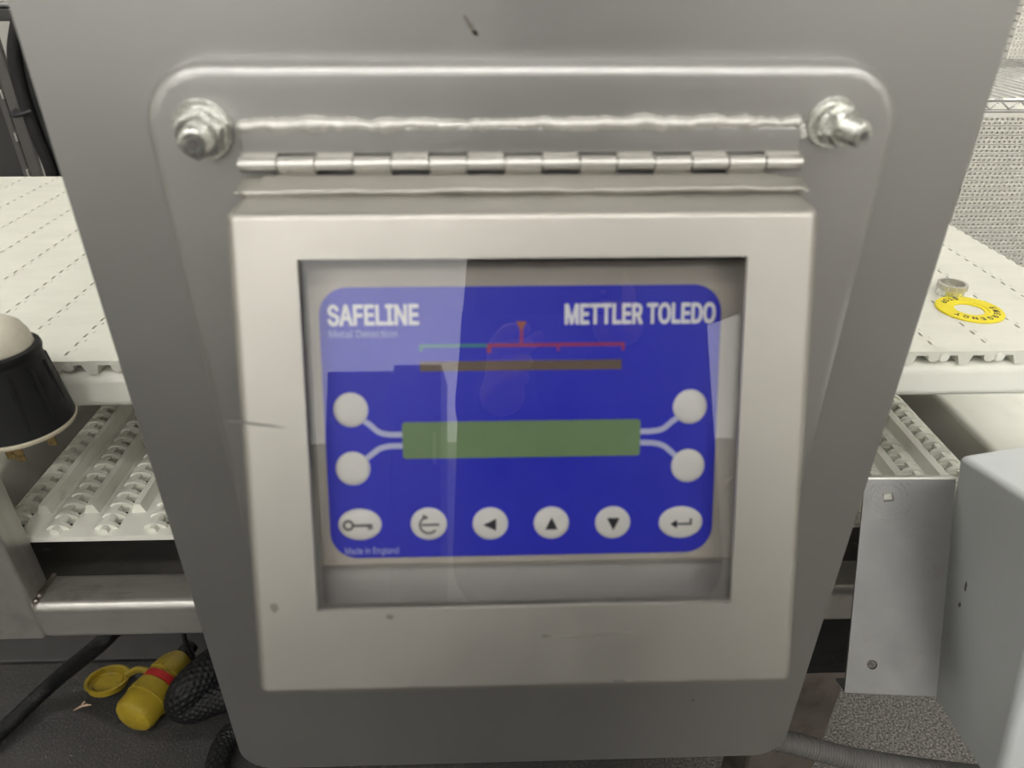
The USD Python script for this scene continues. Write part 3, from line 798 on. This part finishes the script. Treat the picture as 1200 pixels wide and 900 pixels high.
sl = thing('braided_sleeve', 'thick black braided cable sleeve folded beside the yellow connector', 'cable', (fpt(230, 810, 0)[0], fpt(230, 810, 0)[1], ZF))
p = curve([fpt(470, 785, .045), fpt(400, 788, .045), fpt(330, 795, .045), fpt(290, 806, .045), fpt(250, 818, .042), fpt(226, 828, .038), fpt(213, 824, .048), fpt(220, 808, .072), fpt(241, 788, .082), fpt(270, 765, .086), fpt(310, 735, .09), fpt(380, 690, .09), fpt(460, 650, .09)], 420)
part(sl, 'sleeve', tube(p, + .031 - .004 * np.exp(-((np.arange(len(p)) / len(p) - .45) / .12) ** 2), 96, braid(16, 420, .0014)), MAT['black_braid'], smooth=True)
p = curve([fpt(420, 835, .03), fpt(340, 840, .03), fpt(288, 850, .03), fpt(276, 858, .024), fpt(263, 872, .022), fpt(252, 905, .022), fpt(245, 960, .022)], 200)
sl2 = single('braided_sleeve', tube(p, .0185, 64, braid(10, 520, .0011)), MAT['black_braid'], 'short length of thin black braided sleeve below the detector corner', 'cable', smooth=True)
p = curve([at(150, 715, y=.95), at(122, 750, y=.85), fpt(62, 800, .05), fpt(0, 858, .022), fpt(-60, 905, .022), fpt(-160, 960, .022)], 240)
single('floor_cable', joined([tube(p, .0135, 40, braid(8, 500, .0006)), tube(p + np.array([.012, .014, .003]), .011, 32, braid(8, 500, .0006))]), MAT['black_braid'], 'thick black cable slanting across the floor at lower left', 'cable', smooth=True)
p = curve([at(214, 735, y=.90), at(217, 750, y=.90), at(222, 762, y=.91), at(226, 768, y=.93), e0 + ax * .164], 40)
single('thin_wire', tube(p, .0042, 10), MAT['cable'], 'thin black wire running down into the yellow connector', 'wire', smooth=True)
p = curve([at(872, 862, y=.49), at(925, 870, y=.48), at(985, 886, y=.475), at(1060, 899, y=.47), at(1140, 909, y=.465), at(1260, 922, y=.46)], 700)
single('conduit', tube(p, .0118, 32, lambda s, th: .00035 * np.sin(s * 2 * np.pi / .0036) + 0 * th), MAT['conduit'], 'grey corrugated conduit crossing the lower right', 'conduit', smooth=40)
for k, (u, v, L, a) in enumerate(((94, 829, .020, 28), (101, 827, .018, 5), (98, 824, .006, 50))):
    q = fpt(u, v, .001)
    d = np.array([math.cos(math.radians(a)), math.sin(math.radians(a)), .1])
    nm = ('longer pale wood splinter', 'flatter pale wood splinter', 'tiny pale wood crumb')[k]
    single('wood_chip', hull([ball(q - d * L / 2, .0012, 6), ball(q + d * L / 2, .0008, 6), ball(q + (0, .002, .001), .0014, 6)]), MAT['wood'], nm + ' on the dark floor below the yellow cap', 'wood chip')

# ------------------------------------------------------------------ background left: dark cabinet with post, cables
yb = 1.6
cb = thing('cabinet', 'dark grey equipment cabinet with hinged door at upper left', 'cabinet', (-1.3, yb, ZF))
xl = at(27, 205, y=yb)[0]; xs = at(36, 205, y=yb)[0]; xp = at(50, 205, y=yb)[0]
part(cb, 'door', rbox((-1.75, yb + .004, ZF + .02), (xl, yb + .03, .30), .003, 8), MAT['dark_paint'])
part(cb, 'door_edge', rbox((xl, yb, ZF + .02), (xs - .002, yb + .03, .30), .003, 8), MAT['dark_edge'])
part(cb, 'post', rbox((xs + .002, yb - .004, ZF), (xp, yb + .008, .30), .003, 8), MAT['dark_edge'])
part(cb, 'body', bx((-1.75, yb + .032, ZF), (-1.36, yb + .45, .30)), MAT['dark_paint'])
part(cb, 'top_beam', rbox((-1.4, yb - .02, at(0, 24, y=yb)[2]), (-.55, yb + .02, at(0, 9, y=yb)[2]), .003, 8), MAT['dark_paint'])
part(cb, 'beam_trim', rbox((-1.4, yb - .02, at(0, 8, y=yb)[2]), (-.55, yb + .02, at(0, 2, y=yb)[2]), .003, 8), MAT['bracket'])
for v in (110, 160, 203):
    q = at((110 * .345 - 20 + 2) if v == 110 else 22 if v == 160 else 36, v, y=yb)
    zc = at(5, v, y=yb)[2]
    part(cb, 'hinge', rbox((xs - .003, yb - .008, zc - .009), (xs + .002, yb + .002, zc + .009), .0015, 8), MAT['bright'])
q = curve([at(66, 230, y=yb - .05), at(60, 200, y=yb - .05), at(44, 160, y=yb - .05), at(28, 115, y=yb - .05), at(17, 66, y=yb - .05), at(21, 25, y=yb - .05), at(27, -30, y=yb - .05)], 90)
single('cable_bundle', joined([tube(q, .0125, 14), tube(q + np.array([.016, .012, 0]), .011, 14), tube(q + np.array([.033, .004, 0]), .010, 14)]), MAT['cable'], 'black cable bundle beside the dark cabinet post', 'cable', smooth=True)
za = at(30, 125, y=yb)
loop = [za + (-.016, -.010, -.004), za + (-.002, -.050, -.007), za + (.022, -.074, -.004), za + (.05, -.070, .004)]
single('cable_tie', tube(curve(loop, 20), .0035, 8), MAT['ink'], 'black strap tying cables to the dark cabinet post', 'strap', smooth=True)

# ------------------------------------------------------------------ background right: wire rack with stacks of plastic mats
ys, zs = 1.25, -.203
rk = thing('wire_rack', 'chrome wire shelf rack behind the conveyor at right', 'shelf', (1.2, ys + .38, ZF))
RX0, RX1, RYB = .70, 1.80, ys + .96
x = RX0 + .012
while x < RX1:
    part(rk, 'wire', cyl((x, ys, zs), (x, RYB, zs), .0021, seg=6), MAT['chrome'])
    x += .0225
for y in (ys, ys + .32, ys + .64, RYB):
    part(rk, 'top_bar', cyl((RX0, y, zs - .0035), (RX1, y, zs - .0035), .0030, seg=10), MAT['chrome'])
for y in (ys, RYB):
    part(rk, 'bottom_bar', cyl((RX0, y, zs - .0205), (RX1, y, zs - .0205), .0030, seg=10), MAT['chrome'])
    zz = [(RX0 + .0168 * i, y + .003, zs - (.006 if i % 2 else .018)) for i in range(int((RX1 - RX0) / .0168))]
    zz = [c for a, b in zip(zz, zz[1:]) for c in (np.array(a), np.array(a) * .5 + np.array(b) * .5)]
    part(rk, 'zigzag_wire', tube(np.array(zz), .0016, 6), MAT['chrome'], smooth=True)
for px in (RX0, RX1):
    for y in (ys, RYB):
        part(rk, 'post', cyl((px, y, ZF), (px, y, .55), .0125, seg=20), MAT['chrome'])
LOW = -.66
for px in np.arange(RX0 + .03, RX1, .045):
    part(rk, 'lower_wire', cyl((px, ys, LOW), (px, RYB, LOW), .0022, seg=6), MAT['chrome'])
for y in (ys, RYB):
    part(rk, 'lower_bar', cyl((RX0, y, LOW - .005), (RX1, y, LOW - .005), .0034, seg=10), MAT['chrome'])


def mat_piece(path_t, w, d, h, o):
    """A slab of plastic matting: two rows of small square openings along the front, plain slotted sides."""
    nx = int(w / .0089)
    pch = w / nx
    fr_ = sbox(0, 0, w, h)
    hol = []
    for r_ in range(2):
        for i in range(nx):
            cx = (i + .5 + (.25 if r_ else 0)) * pch
            if cx + .003 < w - .002:
                hol.append(sbox(cx - .0028, h * (.28 + .46 * r_) - h * .11, cx + .0028, h * (.28 + .46 * r_) + h * .11))
    face = fr_.difference(union_all(hol))
    f = place(prism(face, 0, .004), (o[0], o[1] + .004, o[2]), (1, 0, 0), (0, 0, 1), (0, -1, 0))
    part(path_t, 'front_lattice', f, MAT['mat'], smooth=False)
    part(path_t, 'slab', bx((o[0] + .0008, o[1] + .0041, o[2] + .0006), (o[0] + w, o[1] + d, o[2] + h - .0006)), MAT['mat_gap'] if False else MAT['mat'], smooth=False)


TXT = ['first', 'second', 'third', 'fourth', 'fifth', 'sixth', 'seventh', 'eighth', 'ninth', 'tenth', 'eleventh', 'twelfth', 'thirteenth', 'fourteenth', 'fifteenth', 'sixteenth', 'seventeenth', 'eighteenth', 'nineteenth', 'twentieth']
HM = .0152
n = int((zs - .030 - LOW - .003) / HM)
m0 = None
GX = .832
for k in range(n):
    z = zs - .030 - HM * (k + 1)
    o = (GX + .004 * (meshkit.noise(np.array([k * 1.7, .3, 0])) - .5), ys + .006, z)
    nmz = (TXT[k] if k < 20 else f'{TXT[k - 20]} after the twentieth') + ' from the top'
    lab = f'lattice plastic mat under the wire shelf, {nmz}'
    if m0 is None:
        m0 = thing('lattice_mat', lab, 'mat', o, 'lattice mats stacked under the shelf')
        mat_piece(m0, .52, .42, HM - .0008, np.array(o))
    else:
        copy_of(m0, lab, o, 'lattice mats stacked under the shelf')
for k in range(11):
    z = zs + .0022 + HM * k
    o = (1.168 + .004 * (meshkit.noise(np.array([k * 2.3, 9.3, 0])) - .5), ys + .50, z)
    copy_of(m0, f'lattice plastic mat lying on the wire shelf, {TXT[k]} from below', (o[0] - .0, o[1], o[2]), 'lattice mats stacked on the shelf')

# ------------------------------------------------------------------ behind the lens: what the clear window mirrors
c1 = thing('storage_cabinet', 'dark cabinet behind the photographer, mirrored at lower left of the window', 'cabinet', (-.59, -2.7, ZF))
part(c1, 'body', rbox((-.74, -2.95, ZF), (-.447, -2.5, .405), .004, 8), MAT['cab'])
for z in (.295, .17):
    part(c1, 'label_holder', rbox((-.515, -2.5, z - .03), (-.455, -2.494, z + .03), .002, 8), MAT['dark_edge'])
part(c1, 'door', rbox((-.735, -2.5, ZF + .05), (-.53, -2.49, .39), .003, 8), MAT['cab'])
c2 = thing('storage_cabinet', 'narrower and taller dark cabinet behind the photographer, mirrored beside the other', 'cabinet', (-.33, -2.7, ZF))
part(c2, 'body', rbox((-.442, -2.95, ZF), (-.228, -2.5, .432), .004, 8), MAT['cab'])
part(c2, 'door', rbox((-.435, -2.5, ZF + .05), (-.235, -2.49, .42), .003, 8), MAT['cab'])
part(c2, 'handle', rbox((-.262, -2.49, -.02), (-.250, -2.465, .12), .004, 8), MAT['bright'])


def limb(pts, n_=1):
    """Hulls of balls at successive joints: (x, y, z, r)."""
    return [hull([ball(a[:3], a[3], 20), ball(b[:3], b[3], 20)]) for a, b in zip(pts, pts[1:])]


def soft(ms, edge=.014, it=8):
    m = union(ms).refine_to_length(edge)
    t = trimesh.Trimesh(*arr(m), process=True)
    trimesh.smoothing.filter_taubin(t, iterations=it)
    return t


PX = .158
ps = thing('person', 'person in dark jacket holding up a phone, mirrored in the clear window', 'person', (PX, -.44, ZF))
hc = np.array([PX, -.40, .435])
bodym = [ball(hc + (0, 0, .02), .092, 24), hull([ball(hc + (0, .012, -.055), .062, 20), ball(hc + (0, .03, -.085), .04, 16), ball(hc + (0, 0, .0), .08, 20)])]
bodym += limb([(PX, -.43, .20, .058), (PX, -.41, .36, .054)])
bodym += [hull([ball(hc + (0, .088, -.005), .009, 10), ball(hc + (0, .102, -.028), .012, 10), ball(hc + (0, .08, -.03), .013, 10)])]
for s_ in (-1, 1):
    bodym += [hull([ball(hc + (s_ * .088, -.01, .01), .014, 10), ball(hc + (s_ * .088, -.008, -.02), .010, 10)])]
bodym += limb([(PX, -.45, -.22, .13), (PX, -.44, .05, .125), (PX, -.44, .18, .10)])
hands = {}
arms = {-1: [(PX - .135, -.43, .19, .046), (PX - .125, -.35, -.14, .038), (.012, -.120, -.125, .027)], 1: [(PX + .15, -.43, .19, .046), (PX + .20, -.33, .075, .038), (.150, -.120, -.045, .027)]}
for s_, a in arms.items():
    bodym += limb(a)
    wr_ = np.array(a[-1][:3])
    palm = np.array([.012, -.066, -.100]) if s_ < 0 else np.array([.150, -.062, -.040])
    bodym += [hull([ball(wr_, .023, 14), ball(palm + (0, 0, .02), .016, 12), ball(palm + (0, 0, -.025), .016, 12)])]
    for i, ln in enumerate((.030, .036, .033, .026)):
        k0 = palm + np.array([0, .004, .028 - .018 * i])
        k1 = k0 + np.array([-s_ * .006, .018, .002])
        k2 = k1 + np.array([-s_ * ln * .6, .008, .0])
        bodym += limb([(*k0, .0085), (*k1, .0085), (*k2, .0075)])
    bodym += limb([(*(palm + (0, -.01, -.01)), .012), (*(palm + (-s_ * .02, -.012, .015)), .010), (*(palm + (-s_ * .042, -.008, .03)), .008)])
for s_ in (-1, 1):
    bodym += limb([(PX + s_ * .085, -.46, -.27, .085), (PX + s_ * .095, -.44, -.70, .058), (PX + s_ * .10, -.47, -1.12, .040)])
part(ps, 'body', soft(bodym, .012, 6), MAT['skin'], smooth=True)
jk = limb([(PX, -.45, -.26, .150), (PX, -.44, .04, .150), (PX, -.44, .17, .120)]) + [hull([ball((PX - .132, -.43, .185), .062, 18), ball((PX + .15, -.43, .185), .062, 18), ball((PX, -.44, .225), .07, 18), ball((PX - .142, -.44, -.09), .077, 18), ball((PX + .12, -.44, -.02), .075, 18)])]
jk += [hull([ball((PX - .145, -.45, -.34), .078, 18), ball((PX + .125, -.45, -.34), .078, 18), ball((PX - .132, -.43, 0.05), .076, 18), ball((PX + .122, -.43, 0.05), .076, 18)])]
for s_, a in arms.items():
    a2 = [(*q[:3], q[3] + .012) for q in a]
    t_ = np.array(a2[-1][:3]) * .85 + np.array(a2[-2][:3]) * .15
    a2[-1] = (*t_, .038)
    jk += limb(a2)
part(ps, 'jacket', soft(jk, .016, 8), MAT['cloth'], smooth=True)
tr = []
for s_ in (-1, 1):
    tr += limb([(PX + s_ * .085, -.46, -.27, .100), (PX + s_ * .095, -.44, -.70, .074), (PX + s_ * .10, -.47, -1.10, .062)])
tr += [hull([ball((PX - .08, -.46, -.26), .10, 18), ball((PX + .08, -.46, -.26), .10, 18)])]
part(ps, 'trousers', soft(tr, .02, 6), MAT['trousers'], smooth=True)
for s_ in (-1, 1):
    part(ps, 'shoe', soft([hull([ball((PX + s_ * .10, -.50, ZF + .045), .045, 16), ball((PX + s_ * .105, -.40, ZF + .036), .036, 16), ball((PX + s_ * .11, -.32, ZF + .03), .030, 16)])], .012, 3), MAT['cloth'], smooth=True)
part(ps, 'hair', soft([hull([ball(hc + (0, -.012, .04), .092, 24), ball(hc + (0, -.03, .0), .085, 20)]) - bx(hc + (-.2, .055, -.2), hc + (.2, .2, .055))], .012, 3), MAT['hair'], smooth=True)
ph = thing('phone', 'black phone held in the photographer\'s two hands', 'phone', (0, -.03, -.03))
pq = [np.array([0, 0, 0]) + R_ * a + U_ * b - W_ * c for a in (-.014, .142) for b in (-.062, .012) for c in (.006, .014)]
part(ph, 'body', hull([ball(q, .003, 10) for q in pq]), MAT['phone'])
part(ph, 'camera_bump', hull([ball(R_ * a + U_ * b - W_ * .0035, .0015, 10) for a in (-.012, .012) for b in (-.030, .008)]), MAT['phone'])
